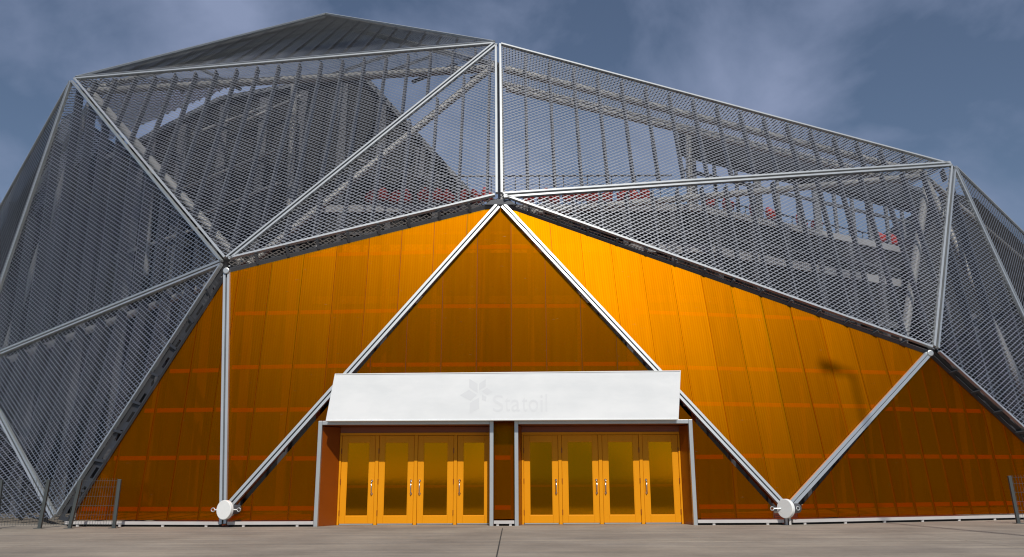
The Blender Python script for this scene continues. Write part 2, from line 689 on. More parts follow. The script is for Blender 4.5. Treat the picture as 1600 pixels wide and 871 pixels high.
facets = [
    ([A, B, D], dict(fin_step=0.70, fin_phase=0.30, tilt=10.0)),
    ([B, D, E], dict(fin_step=0.76, fin_phase=0.10)),
    ([B, E, C], dict(fin_step=0.74, fin_phase=0.45)),
    ([E, C, F], dict(fin_step=0.74, fin_phase=0.20)),
    ([A, D, K], dict(fin_step=0.72, fin_phase=0.10, W=0.222, h=0.062, wid=0.0262, fin_depth=0.26)),
    ([D, K, J], dict(fin_step=0.80, fin_phase=0.10, W=0.222, h=0.062, wid=0.0262, fin_depth=0.26)),
    ([K, J, K0], dict(fin_step=0.80, fin_phase=0.10, skip=(1,), W=0.222, h=0.062, wid=0.0262, fin_depth=0.26)),
    ([A, K, L], dict(fins=False, tilt=30.0, wid=0.045)),
    ([C, F, N], dict(fin_step=0.80, fin_phase=0.10, W=0.222, h=0.062, wid=0.0262, fin_depth=0.26)),
    ([C, N, S], dict(fins=False, tilt=30.0, wid=0.034)),
    ([A, Rf, B], dict(fin_step=0.62, fin_phase=0.10, fin_depth=0.06, tilt=30.0, wid=0.030)),
    ([B, C, at(1400, 305, 9.0), at(788, 128, 6.5)], dict(fins=False, bars=False, tilt=30.0, wid=0.04)),
    ([A, B, at(765, 98, 5.2), at(400, 120, 6.5)], dict(fins=False, bars=False, tilt=30.0, wid=0.04)),
    ([A, at(400, 120, 6.5), at(168, 222, 9.0)], dict(fins=False, bars=False, tilt=30.0, wid=0.04)),
    ([A, at(160, 225, 9.0), at(20, 430, 10.0)], dict(fins=False, bars=False, tilt=30.0, wid=0.04)),
]
for pts, kw in facets:
    screen(pts, **kw)

# slotted eave between the screens and the amber walls
for a, b, a1, b1 in ((J, D, J1, D1), (D, E, D1, E1), (E, F, E1, F1), (F, N, F1, N1)):
    q = [a, b, b1, a1]
    lm, n, u, v, o, p2 = lattice(q, W=0.16, h=0.05, inset=0.02)
    if len(lm.v) and a is not J and a is not F:
        x = lm.build('eave_mesh', M['mesh'], pav)
        x['kind'] = 'stuff'
    nn = (b - a).cross(a1 - a).normalized()
    if a is J or a is F:
        back = V((0, 0.06, 0))
        pl = MB()
        k_ = 14
        for i in range(k_):
            f0, f1 = (i + 0.22) / k_, (i + 0.78) / k_
            for g0_, g1_ in ((i / k_, f0), (f1, (i + 1) / k_)):
                pl.quad(a.lerp(b, g0_) + back, a.lerp(b, g1_) + back, a1.lerp(b1, g1_) + back, a1.lerp(b1, g0_) + back)
            for e0, e1 in ((0.0, 0.42), (0.78, 1.0)):
                pl.quad(a.lerp(b, f0).lerp(a1.lerp(b1, f0), e0) + back, a.lerp(b, f1).lerp(a1.lerp(b1, f1), e0) + back,
                        a.lerp(b, f1).lerp(a1.lerp(b1, f1), e1) + back, a.lerp(b, f0).lerp(a1.lerp(b1, f0), e1) + back)
        pl.build('slotted_plate', M['plate'], pav)
    m = MB()
    t = (b1 - a1).normalized()
    m.bar(a1 + t * 0.05, b1 - t * 0.05, 0.12, 0.05, nn)
    fix_normals(m.build('eave_rail', M['plate' if (a is J or a is F) else 'dark_steel'], pav))
    ln = (b - a).length
    k = int(ln / 0.78)
    for i in range(1, k):
        f = i / k
        p, r = a.lerp(b, f), a1.lerp(b1, f)
        m = MB()
        m.bar(p, r, 0.06, 0.09, nn)
        fix_normals(m.build('eave_bracket', M['plate' if (a is J or a is F) else 'dark_steel'], pav))

# ------------------------------------------------------------------ amber walls
def sheet_wall(pts, step, seam_px, holes=None, thick=0.02, girts=(), gl=0.06):
    """pts counter-clockwise; vertical polycarbonate sheets, joint battens and girts behind"""
    n, u, v = frame_of(pts)
    o = pts[0]
    p2 = [((p - o).dot(u), (p - o).dot(v)) for p in pts]
    q = inset_poly(p2, 0.05)
    def hit(px, py):
        d = ray(px, py)
        t = (o - CAM).dot(n) / d.dot(n)
        p = CAM + d * t - o
        return p.dot(u), p.dot(v)
    ph = hit(*seam_px)[0]
    x0, x1 = min(p[0] for p in q), max(p[0] for p in q)
    cuts = []
    k = math.ceil((x0 - ph) / step)
    while ph + k * step < x1:
        cuts.append(ph + k * step)
        k += 1
    hs = []
    if holes:
        for (xa, xb, zt) in holes:       # world x range and top height of an opening
            hs.append((xa - o.x * 1.0, xb - o.x * 1.0, (zt - o.z) / v.z))
    cuts = sorted([x0] + cuts + [x1])
    def sheet(poly):
        if len(poly) < 3 or abs(area(poly)) < 0.02:
            return
        if area(poly) < 0:
            poly = poly[::-1]
        jit = random.uniform(-0.003, 0.003)
        m = MB()
        P = [o + u * x + v * y + n * jit for x, y in poly]
        m.prism(P, -n * thick)
        ob = m.build('wall_panel', M['poly'], pav)
        fix_normals(ob)
        me = ob.data
        uvl = me.uv_layers.new(name='UVMap')
        ox, oy = random.uniform(0, 40), random.uniform(0, 40)
        for lp in me.loops:
            c = me.vertices[lp.vertex_index].co - o
            uvl.data[lp.index].uv = (c.dot(u) + ox, c.dot(v) + oy)
    GAP = 0.004
    rows = [(q, cuts)]
    if hs:
        vt = max(h_[2] for h_ in hs)
        low = [c for c in cuts if not any(h_[0] - 0.25 < c < h_[1] + 0.25 for h_ in hs)] + [e for h_ in hs for e in h_[:2]]
        rows = [(clip(q, 0, -1, -vt - GAP), cuts), (clip(q, 0, 1, vt - GAP), sorted(low))]
    for reg, cs_ in rows:
        for a, b in zip(cs_[:-1], cs_[1:]):
            mid = (a + b) / 2
            if b - a < 0.03 or (reg is not q and cs_ is not cuts and any(h_[0] < mid < h_[1] for h_ in hs)):
                continue
            sheet(clip(clip(reg, -1, 0, -(a + GAP)), 1, 0, b - GAP))
    # joint battens behind the seams
    for c in cuts[1:-1]:
        ysp = []
        for i in range(len(q)):
            a, b = q[i], q[(i + 1) % len(q)]
            if (a[0] > c) != (b[0] > c):
                ysp.append(a[1] + (b[1] - a[1]) * (c - a[0]) / (b[0] - a[0]))
        if len(ysp) < 2 or max(ysp) - min(ysp) < 0.15:
            continue
        lo, hi = min(ysp), max(ysp)
        for h_ in hs:
            if h_[0] - 0.02 <= c <= h_[1] + 0.02:
                lo = max(lo, h_[2] + 0.02)
        if hi - lo < 0.1:
            continue
        m = MB()
        m.bar(o + u * c + v * lo - n * (thick + 0.012), o + u * c + v * hi - n * (thick + 0.012), 0.055, 0.02, n)
        fix_normals(m.build('joint_batten', M['batten'], pav))
    # girts
    for z in girts:
        y = (z - o.z) / v.z
        xsp = []
        for i in range(len(q)):
            a, b = q[i], q[(i + 1) % len(q)]
            if (a[1] > y) != (b[1] > y):
                xsp.append(a[0] + (b[0] - a[0]) * (y - a[1]) / (b[1] - a[1]))
        if len(xsp) < 2:
            continue
        segs = [(min(xsp) + gl, max(xsp) - gl)]
        for h_ in hs:
            if y < h_[2]:
                new = []
                for (a, b) in segs:
                    if h_[0] > a: new.append((a, min(b, h_[0] - 0.03)))
                    if h_[1] < b: new.append((max(a, h_[1] + 0.03), b))
                segs = new
        for (a, b) in segs:
            if b - a < 0.2:
                continue
            m = MB()
            back = thick + 0.03 + 0.05
            m.bar(o + u * a + v * y - n * back, o + u * b + v * y - n * back, 0.10, 0.06, n)
            fix_normals(m.build('girt', M['girt'], pav))
    return n, hit


# entrance bays in the middle wall
BYF = -0.10                               # front of the bay frames
def bx_(px, z=1.2):
    # world x of a picture column at the bay front, at height z
    d = None
    for py in range(600, 840):
        p = at(px, py, BYF)
        if d is None or abs(p.z - z) < abs(d.z - z):
            d = p
    return d.x
bayL = (bx_(493.5), bx_(771))
bayR = (bx_(804), bx_(1086))
BAYZ = at(780, 657, BYF).z

def gz(py, px=800, Y=0.2):
    return at(px, py, Y).z

sheet_wall([J1, G0, D1], 0.76, (278, 700), girts=[gz(578, 250, .6), gz(640, 250, .5), gz(715, 250, .4), gz(795, 250, .3)])
sheet_wall([G0, E1, D1], 0.845, (518, 480), girts=[gz(401, 500, 1.1), gz(490, 500, .9), gz(573, 450, .6), gz(640, 400, .4), gz(715, 400, .3), gz(793, 380, .1)])
n3, hit3 = sheet_wall([G0, H0, E1], 0.865, (745, 480), holes=[(bayL[0], bayL[1], BAYZ + .02), (bayR[0], bayR[1], BAYZ + .02)],
                      girts=[gz(395, 780, 1.2), gz(483, 780, .9), gz(571, 780, .6), gz(640, 780, .4), gz(715, 780, .2), gz(793, 780, .05)])
sheet_wall([H0, F1, E1], 0.80, (1118, 560), girts=[gz(400, 900, 1.2), gz(488, 1100, .9), gz(573, 1200, .6), gz(630, 1200, .5), gz(711, 1250, .3)])
sheet_wall([H0, N1, F1], 0.57, (1353, 700), girts=[gz(633, 1450, .5), gz(711, 1450, .4), gz(790, 1450, .3)])

# pale double bars on the folds of the amber walls
def double_bar(a, b, nrm, w=0.062, gap=0.036, lift=0.05, trim=0.1):
    t = (b - a).normalized()
    s = t.cross(nrm).normalized()
    for k in (-1, 1):
        m = MB()
        off = s * k * (w + gap) / 2 + nrm * lift
        m.bar(a + t * trim + off, b - t * trim + off, w, 0.08, nrm)
        fix_normals(m.build('fold_bar', M['bar'], pav))
    m = MB()
    m.bar(a + t * trim + nrm * (lift - 0.03), b - t * trim + nrm * (lift - 0.03), gap + 0.02, 0.03, nrm)
    fix_normals(m.build('fold_gasket', M['dark_steel'], pav))

def avg_n(*f):
    n = V()
    for p in f:
        n += frame_of(p)[0]
    return n.normalized()

double_bar(G0 + V((0, 0, -0.06)), D1, avg_n([J1, G0, D1], [G0, E1, D1]), w=0.062, gap=0.045, trim=0.02)
double_bar(G0 + V((0, 0, 0.25)), E1, avg_n([G0, E1, D1], [G0, H0, E1]))
double_bar(H0 + V((0, 0, 0.25)), E1, avg_n([H0, F1, E1], [G0, H0, E1]))
double_bar(H0 + V((0, 0, 0.25)), F1, avg_n([H0, F1, E1], [H0, N1, F1]), w=0.075, gap=0.016)
# foot stub below the right-hand fold
m = MB()
m.box(H0.x - 0.06, H0.x - 0.01, -0.09, 0.02, 0.0, 0.42)
m.box(H0.x + 0.02, H0.x + 0.07, -0.09, 0.02, 0.0, 0.42)
fix_normals(m.build('foot_stub', M['base'], pav))

# nodes: collar plates where the folds meet the eave
for p, r in ((D1, 0.085), (E1, 0.2), (F1, 0.085)):
    m = MB()
    if r < 0.2:
        m.tube(p + V((0, 0.02, -0.02)), p + V((0, -0.15, -0.02)), r, 14)
    else:
        m.prism([p + V((-0.42, -0.09, -0.06)), p + V((0.42, -0.09, -0.06)), p + V((0.24, -0.09, 0.10)), p + V((-0.24, -0.09, 0.10))], V((0, 0.08, 0)))
    bevel(fix_normals(m.build('node_collar', M['bar'] if r < 0.2 else M['dark_steel'], pav)), 0.02)

# base rails on short stand-offs
def base_rail(a, b):
    m = MB()
    t = (b - a).normalized()
    nn = V((t.y, -t.x, 0))
    if nn.y > 0: nn = -nn
    m.bar(a + nn * 0.03, b + nn * 0.03, 0.07, 0.09, nn)
    o = fix_normals(m.build('base_rail', M['base'], pav))
    m = MB()
    k = max(1, int((b - a).length / 1.1))
    for i in range(k + 1):
        p = a.lerp(b, (i + 0.3) / (k + 0.6)) + nn * 0.03
        m.box(p.x - 0.03, p.x + 0.03, p.y - 0.03, p.y + 0.03, 0.0, p.z - 0.03)
    fix_normals(m.build('stand_off', M['base'], o))
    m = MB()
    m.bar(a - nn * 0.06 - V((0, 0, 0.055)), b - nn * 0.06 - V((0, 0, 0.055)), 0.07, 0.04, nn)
    fix_normals(m.build('gap_shade_bar', M['gap_shade'], o))  # solid black bar painting in the shade of the gap under the rail

zb = V((0, 0, 0.085))
base_rail(V((J1.x, J1.y, 0.085)), V((G0.x - 0.09, 0, 0.085)))
base_rail(V((G0.x + 0.09, 0, 0.085)), V((bayL[0] - 0.01, 0, 0.085)))
base_rail(V((bayL[1] + 0.01, 0, 0.085)), V((bayR[0] - 0.01, 0, 0.085)))
base_rail(V((bayR[1] + 0.01, 0, 0.085)), V((H0.x - 0.09, 0, 0.085)))
base_rail(V((H0.x + 0.1, 0, 0.085)), V((N1.x, N1.y, 0.085)))

# white end caps with lugs
def end_cap(px, py, axis, r=0.215):
    c = at(px, py, -0.30)
    ax = V(axis).normalized()
    m = MB()
    m.tube(c + ax * 0.05, c - ax * 0.05, r, 40)
    cap = bevel(fix_normals(m.build('end_cap', M['cap'], pav)), 0.012)
    m = MB()
    m.tube(c - ax * 0.05, c - ax * 0.42, 0.11, 20)
    fix_normals(m.build('stub_pipe', M['dark_steel'], cap))
    side = V((0.72, -0.70, 0)).normalized()
    for k in (-1, 1):
        m = MB()
        p = c + V((k * 0.10, 0.06, 0))
        e = c + V((k * 0.26, 0.06, 0))
        m.tube(p, e, 0.018, 8)
        for q in range(12):
            a0, a1 = R(30 * q), R(30 * (q + 1))
            m.tube(e + V((k * 0.035 + 0.04 * math.cos(a0), 0, 0.04 * math.sin(a0))), e + V((k * 0.035 + 0.04 * math.cos(a1), 0, 0.04 * math.sin(a1))), 0.012, 6)
        fix_normals(m.build('lug', M['bar'], cap))
end_cap(351.5, 797, (-0.42, -0.9, 0))
end_cap(1228, 795, (-0.82, -0.57, 0))

# ------------------------------------------------------------------ entrance bays
DOOR_Y = 0.50
DOOR_H = at(680, 681, DOOR_Y).z
HEAD_Z = BAYZ - 0.12
def dx(px, py=780):
    return at(px, py, DOOR_Y).x

def door_mesh(w, h):
    st, tr, br, t = 0.135, 0.155, 0.175, 0.05
    z0 = 0.035
    m = MB()
    m.box(-w/2, -w/2 + st, 0, t, z0, h)
    m.box(w/2 - st, w/2, 0, t, z0, h)
    m.box(-w/2 + st, w/2 - st, 0, t, h - tr, h)
    m.box(-w/2 + st, w/2 - st, 0, t, z0, z0 + br)
    return m, st, tr, br, z0

def make_bay(bay, leaves, splay, handles, front_px):
    x0, x1 = bay
    FW = 0.09
    # outer frame
    for (a, b, c, d, nm) in ((x0, x0 + FW, 0.0, BAYZ, 'entrance_jamb'), (x1 - FW, x1, 0.0, BAYZ, 'entrance_jamb')):
        m = MB(); m.box(a, b, BYF, BYF + 0.12, c, d)
        bevel(fix_normals(m.build(nm, M['bar'], pav)), 0.006)
    m = MB(); m.box(x0 + FW + 0.002, x1 - FW - 0.002, BYF + 0.003, BYF + 0.12, BAYZ - FW, BAYZ)
    bevel(fix_normals(m.build('entrance_head', M['bar'], pav)), 0.006)
    # reveals (splayed cheeks) and soffit
    ya, yb = BYF + 0.121, DOOR_Y
    ia, ib = x0 + FW, x1 - FW
    da, db = leaves[0][0] - 0.05, leaves[-1][1] + 0.05
    for (xa, xb, sgn) in ((ia, da, -1), (ib, db, 1)):
        m = MB()
        th = 0.03 * sgn
        m.hexa([V((xa, ya, 0.005)), V((xb, yb, 0.005)), V((xb + th, yb, 0.005)), V((xa + th, ya, 0.005)),
                V((xa, ya, HEAD_Z)), V((xb, yb, HEAD_Z)), V((xb + th, yb, HEAD_Z)), V((xa + th, ya, HEAD_Z))])
        fix_normals(m.build('reveal_panel', M['reveal'], pav))
    m = MB()
    m.box(x0 + 0.02, x1 - 0.02, ya, yb + 0.1, BAYZ - 0.10, BAYZ - 0.02)
    fix_normals(m.build('bay_soffit', M['reveal'], pav))
    # outside cheeks that close the box against the leaning wall
    for xa in (x0 + 0.004, x1 - 0.024):
        m = MB(); m.box(xa, xa + 0.02, ya, yb, 0.02, BAYZ - 0.11)
        fix_normals(m.build('bay_cheek', M['reveal'], pav))
    # head panel over the doors, jamb posts, mullions
    m = MB(); m.box(da, db, DOOR_Y + 0.01, DOOR_Y + 0.07, DOOR_H + 0.075, BAYZ - 0.11)
    fix_normals(m.build('over_panel', M['reveal'], pav))
    m = MB(); m.box(da, db, DOOR_Y - 0.012, DOOR_Y + 0.06, DOOR_H + 0.008, DOOR_H + 0.073)
    bevel(fix_normals(m.build('door_head', M['door'], pav)), 0.005)
    posts = [(da, leaves[0][0] - 0.006)] + [(leaves[i][1] + 0.006, leaves[i + 1][0] - 0.006) for i in range(len(leaves) - 1)] + [(leaves[-1][1] + 0.006, db)]
    for a, b in posts:
        m = MB(); m.box(a, b, DOOR_Y - 0.02, DOOR_Y + 0.06, 0.002, DOOR_H + 0.006)
        bevel(fix_normals(m.build('door_post', M['door'], pav)), 0.005)
    m = MB(); m.box(da, db, DOOR_Y + 0.065, DOOR_Y + 0.14, 0.002, 0.03)
    fix_normals(m.build('threshold', M['base'], pav))
    for (a, b), hside in zip(leaves, handles):
        w = b - a
        dm, st, tr, br, z0 = door_mesh(w, DOOR_H)
        d = dm.build('door', M['door'], pav, loc=V(((a + b) / 2, DOOR_Y, 0)))
        bevel(fix_normals(d), 0.006)
        m = MB(); m.box(-w/2 + st - 0.01, w/2 - st + 0.01, 0.02, 0.03, z0 + br - 0.01, DOOR_H - tr + 0.01)
        fix_normals(m.build('pane', M['glass'], d))
        # glazing beads
        m = MB()
        bw = 0.014
        m.box(-w/2 + st, -w/2 + st + bw, 0.006, 0.019, z0 + br, DOOR_H - tr)
        m.box(w/2 - st - bw, w/2 - st, 0.006, 0.019, z0 + br, DOOR_H - tr)
        m.box(-w/2 + st + bw, w/2 - st - bw, 0.006, 0.019, z0 + br, z0 + br + bw)
        m.box(-w/2 + st + bw, w/2 - st - bw, 0.006, 0.019, DOOR_H - tr - bw, DOOR_H - tr)
        fix_normals(m.build('glazing_bead', M['door'], d))
        # push bar on the far side
        m = MB(); m.box(-w/2 + st - 0.01, w/2 - st + 0.01, 0.034, 0.048, 0.86, 0.915)
        fix_normals(m.build('push_bar', M['girt'], d))
        # kick strip, bottom seal
        m = MB(); m.box(-w/2 + 0.01, w/2 - 0.01, -0.006, 0.0, 0.012, 0.034)
        fix_normals(m.build('bottom_seal', M['bar'], d))
        # D handle
        hx = hside * (w/2 - st * 0.42)
        m = MB()
        hz0, hz1 = 0.72, 1.02
        m.tube(V((hx, -0.065, hz0 + 0.03)), V((hx, -0.065, hz1 - 0.03)), 0.015, 10)
        for zz, s2 in ((hz0, 1), (hz1, -1)):
            m.tube(V((hx, -0.065, zz + 0.03 * s2)), V((hx, -0.04, zz)), 0.014, 10)
            m.tube(V((hx, -0.04, zz)), V((hx, 0.0, zz)), 0.014, 10)
            m.tube(V((hx, 0.001, zz)), V((hx, -0.008, zz)), 0.03, 12)
        fix_normals(m.build('handle', M['chrome'], d, smooth=True))
        # hinges on the other stile
        for zz in (0.28, 1.0, 1.72):
            m = MB(); m.tube(V((-hside * (w/2 + 0.004), -0.012, zz - 0.06)), V((-hside * (w/2 + 0.004), -0.012, zz + 0.06)), 0.013, 8)
            fix_normals(m.build('hinge', M['reveal'], d))

leavesL = [(dx(531), dx(584)), (dx(590), dx(645.5)), (dx(651.5), dx(708)), (dx(714), dx(766))]
leavesR = [(dx(819), dx(873)), (dx(879), dx(936.5)), (dx(943), dx(1001)), (dx(1007), dx(1063))]
make_bay(bayL, leavesL, (0.2, 0.0), [1, 1, -1, -1], None)
make_bay(bayR, leavesR, (0.0, 0.2), [1, 1, -1, -1], None)

# ------------------------------------------------------------------ dark lobby behind the doors
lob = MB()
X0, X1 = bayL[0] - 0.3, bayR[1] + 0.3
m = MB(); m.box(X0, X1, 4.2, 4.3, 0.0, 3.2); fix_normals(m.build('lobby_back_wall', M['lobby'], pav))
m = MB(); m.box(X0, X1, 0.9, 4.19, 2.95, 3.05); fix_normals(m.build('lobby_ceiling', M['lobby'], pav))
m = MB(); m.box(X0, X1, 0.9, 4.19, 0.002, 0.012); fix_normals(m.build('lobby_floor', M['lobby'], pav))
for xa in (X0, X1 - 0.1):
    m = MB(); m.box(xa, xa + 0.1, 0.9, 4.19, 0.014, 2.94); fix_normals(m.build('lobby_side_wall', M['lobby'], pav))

# ------------------------------------------------------------------ sign
sgY = BYF - 0.24
sp = [at(508.5, 658.5, sgY), at(1060.5, 656, sgY), at(1064, 579, sgY), at(523, 584, sgY)]
sign = tag(empty('entrance_sign', (sp[0] + sp[1]) / 2),
           'white tapered sign board above the doors with faded flower emblem and lettering', 'sign')
so = sign.location.copy()
m = MB()
m.prism([p - so for p in sp], V((0, 0.22, 0)))
board = bevel(fix_normals(m.build('board', M['sign'], sign)), 0.012)
m = MB()
inn = [sp[0].lerp(sp[2], .0)]
e = 0.018
lo, hi = (sp[0] + sp[1]) / 2, (sp[2] + sp[3]) / 2
def trim_strip(a, b, nm):
    m = MB()
    m.bar(a - so + V((0, -0.004, 0)), b - so + V((0, -0.004, 0)), 0.022, 0.012, V((0, -1, 0)))
    fix_normals(m.build(nm, M['cap'], sign))
trim_strip(sp[0] + V((0.02, 0, 0.014)), sp[1] + V((-0.02, 0, 0.014)), 'edge_strip')
trim_strip(sp[3] + V((0.02, 0, -0.014)), sp[2] + V((-0.02, 0, -0.014)), 'edge_strip')
for f in (0.12, 0.5, 0.88):
    p = sp[0].lerp(sp[1], f) - so
    m = MB(); m.box(p.x - 0.04, p.x + 0.04, 0.221, 0.62, 0.35, 0.43)
    fix_normals(m.build('sign_bracket', M['dark_steel'], sign))
# emblem: petals drawn in picture columns and rows of the photograph, set on the board face
def zx(x, y):                              # from the enlarged crop back to the photograph
    return 690 + x / 8.0, 570 + y / 8.0
petals = [
    [(347, 178), (450, 240), (450, 355), (345, 285)],
    [(467, 240), (553, 180), (551, 275), (468, 325)],
    [(503, 335), (567, 290), (636, 340), (572, 382)],
    [(228, 383), (342, 315), (442, 378), (360, 452)],
    [(505, 372), (560, 405), (556, 462), (503, 440)],
    [(352, 480), (470, 410), (470, 550), (350, 612)],
]
for pl in petals:
    P = [at(*zx(x, y), sgY - 0.0012) - so for x, y in pl]
    m = MB(); m.prism(P, V((0, -0.0008, 0)))
    fix_normals(m.build('emblem_petal', M['ghost'], sign))
# letters
def letter(ch, px0, px1, py_base, py_h):
    cu = bpy.data.curves.new('letter', 'FONT')
    cu.body = ch
    cu.size = 1.0
    cu.extrude = 0.0
    ob = bpy.data.objects.new('letter_tmp', cu)
    col.objects.link(ob)
    dg = bpy.context.evaluated_depsgraph_get()
    me = bpy.data.meshes.new_from_object(ob.evaluated_get(dg))
    bpy.data.objects.remove(ob)
    xs_ = [v.co.x for v in me.vertices]; ys_ = [v.co.y for v in me.vertices]
    a, b = min(xs_), max(xs_); c, d = min(ys_), max(ys_)
    p0, p1 = at(px0, py_base, sgY - 0.003), at(px1, py_h, sgY - 0.003)
    for v in me.vertices:
        fx, fy = (v.co.x - a) / (b - a), (v.co.y - c) / (d - c)
        v.co = V((p0.x + (p1.x - p0.x) * fx, sgY - 0.003, p0.z + (p1.z - p0.z) * fy)) - so
    me.materials.clear(); me.materials.append(M['ghost_text'])
    o = bpy.data.objects.new('letter', me)
    col.objects.link(o); o.parent = sign
for ch, a, b, bt, tp in (('S', 770, 786.5, 643.5, 617), ('t', 789, 797, 643, 621), ('a', 799, 812.5, 643, 624.5),
                         ('t', 815.5, 824, 643, 621), ('o', 826, 841, 643, 624.5), ('i', 844.5, 848, 643, 617.5), ('l', 852.5, 855, 643, 616)):
    letter(ch, a, b, bt, tp)

# ------------------------------------------------------------------ steel behind the screens
def tube_part(a, b, r, parent=pav, mat='tube', name='steel_tube', n=14):
    m = MB(); m.tube(a, b, r * 0.85, n)
    return fix_normals(m.build(name, M[mat], parent, smooth=False))
def inward(p, d, cx=0.4, cy=9.0, cz=5.0):
    return p + (V((cx, cy, cz)) - p).normalized() * d
def chord(a, b, d, r, mat='tube'):
    t = (b - a).normalized()
    return tube_part(inward(a, d) + t * 0.15, inward(b, d) - t * 0.15, r, mat=mat)
for a, b, d, r in ((A, B, 0.75, 0.15), (B, D, 0.55, 0.13), (B, C, 0.75, 0.14), (B, C, 1.35, 0.12), (A, D, 0.6, 0.13), (C, F, 0.8, 0.14),
                   (A, K, 0.8, 0.12), (D, K, 0.7, 0.12), (E, C, 0.8, 0.12), (A, Rf, 0.7, 0.12), (B, Rf, 0.7, 0.12), (B, E, 0.7, 0.11), (C, N, 0.9, 0.12), (C, S, 0.9, 0.12), (A, L, 0.9, 0.12)):
    chord(a, b, d, r)
tube_part(at(786, 132, 5.2), at(1330, 262, 7.5), 0.13)
tube_part(at(1075, 205, 6.5), at(1079, 330, 6.5), 0.13)
tube_part(at(460, 128, 7.2), at(452, 330, 7.2), 0.14)
tube_part(at(240, 205, 6.8), at(228, 430, 6.8), 0.10)

# roof truss seen through the crown screen
for k in range(7):
    f = (k + 0.5) / 7
    tube_part(inward(A.lerp(B, f), 1.0), inward(A.lerp(Rf, f) if f < 0.5 else B.lerp(Rf, 1 - f), 1.0), 0.07, mat='dark_steel', name='roof_strut')

# ------------------------------------------------------------------ dark hall behind
HY = 8.6
hall = tag(empty('dark_hall', (at(300, 700, HY).x, HY, 0)),
           'dark slant-sided hall inside the mesh on the left with tall columns', 'building')
ho = hall.location.copy()
hp = [(-330, 760), (6, 352), (100, 182), (118, 174), (146, 330), (166, 252), (345, 158), (565, 118), (747, 318), (760, 640)]
H3 = [at(x, y, HY) for x, y in hp]
H3 = [V((H3[0].x, HY, 0.0))] + H3[1:-1] + [V((H3[-1].x, HY, 0.0))]
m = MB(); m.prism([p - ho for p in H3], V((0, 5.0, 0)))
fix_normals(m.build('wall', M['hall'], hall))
def htop(x):
    for a, b in zip(H3[:-1], H3[1:]):
        if a.x <= x <= b.x and b.x > a.x:
            return a.z + (b.z - a.z) * (x - a.x) / (b.x - a.x)
    return 0
xx = H3[0].x + 2.0
while xx < H3[-1].x - 0.6:
    zt = htop(xx) - 0.35
    if zt > 2:
        m = MB(); m.box(xx - ho.x - 0.16, xx - ho.x + 0.16, -0.30, -0.002, 0.0, zt)
        fix_normals(m.build('column', M['hall_col'], hall))
    xx += 1.45
for (xa, ya, xb, yb) in ((270, 300, 430, 235), (290, 345, 440, 285), (380, 190, 470, 150), (300, 210, 420, 165), (560, 250, 700, 290), (180, 400, 330, 350)):
    m = MB(); m.tube(at(xa, ya, HY - 0.45) - ho, at(xb, yb, HY - 0.45) - ho, 0.05, 8)
    fix_normals(m.build('brace', M['slab'], hall))
for a, b in ((H3[5], H3[6]), (H3[6], H3[7]), (H3[7], H3[8])):
    m = MB(); m.bar(a - ho + V((0, -0.1, 0.02)), b - ho + V((0, -0.1, 0.02)), 0.16, 0.18, V((0, -1, 0)))
    fix_normals(m.build('roof_edge', M['dark_steel'], hall))

# ------------------------------------------------------------------ terrace block
DZ = at(800, 321, 7.0).z
TY = 7.0
tA = at_z(420, 385, DZ); tA = V((-6.6, TY, DZ))
tB = V((at(1085, 318, TY).x, TY, DZ))
tC = at_z(1470, 400, DZ)
terr = tag(empty('roof_terrace', (0, TY, 0)), 'grey roof terrace block behind the mesh above the right amber wall', 'terrace')
to = terr.location.copy()
plan = [tA, tB, tC, tC + V((3, 14, 0)), V((-6.6, 14.5, DZ))]
plan[3] = V((tC.x + 2, max(tC.y + 2, 24), DZ)); plan[4] = V((-6.6, 8.5, DZ)); 
plan = [tA, tB, tC, V((tC.x + 1.0, tC.y + 4, DZ)), V((tB.x, 11.5, DZ)), V((-6.6, 8.4, DZ))]
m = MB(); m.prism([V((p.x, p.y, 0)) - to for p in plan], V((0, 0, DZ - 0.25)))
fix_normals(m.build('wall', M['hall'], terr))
m = MB(); m.prism([V((p.x, p.y, DZ - 0.249)) - to for p in plan], V((0, 0, 0.249)))
fix_normals(m.build('deck', M['slab'], terr))
def band(a, b, z, h, proud, mat='slab', nm='fascia'):
    t = (b - a).normalized(); nn = V((t.y, -t.x, 0))
    if nn.y > 0: nn = -nn
    m = MB()
    p, q = V((a.x, a.y, z)) - to + nn * (proud / 2 + 0.003), V((b.x, b.y, z)) - to + nn * (proud / 2 + 0.003)
    m.bar(p, q, h, proud, nn)
    fix_normals(m.build(nm, M[mat], terr))
for (a, b) in ((tA, tB), (tB, tC)):
    band(a, b, DZ - 0.13, 0.24, 0.10)
    band(a, b, DZ - 1.55, 0.30, 0.08)
    band(a, b, DZ - 1.0, 0.10, 0.06, 'hall_col')
    band(a, b, DZ - 3.3, 0.25, 0.08, 'hall_col')
    ln = (b - a).length
    k = int(ln / 1.6)
    for i in range(k):
        p = a.lerp(b, (i + 0.5) / k)
        t = (b - a).normalized(); nn = V((t.y, -t.x, 0))
        if nn.y > 0: nn = -nn
        c = V((p.x, p.y, 0)) - to + nn * 0.10
        m = MB(); m.bar(c, c + V((0, 0, DZ - 0.3)), 0.20, 0.18, nn)
        fix_normals(m.build('pier', M['hall_col'], terr))

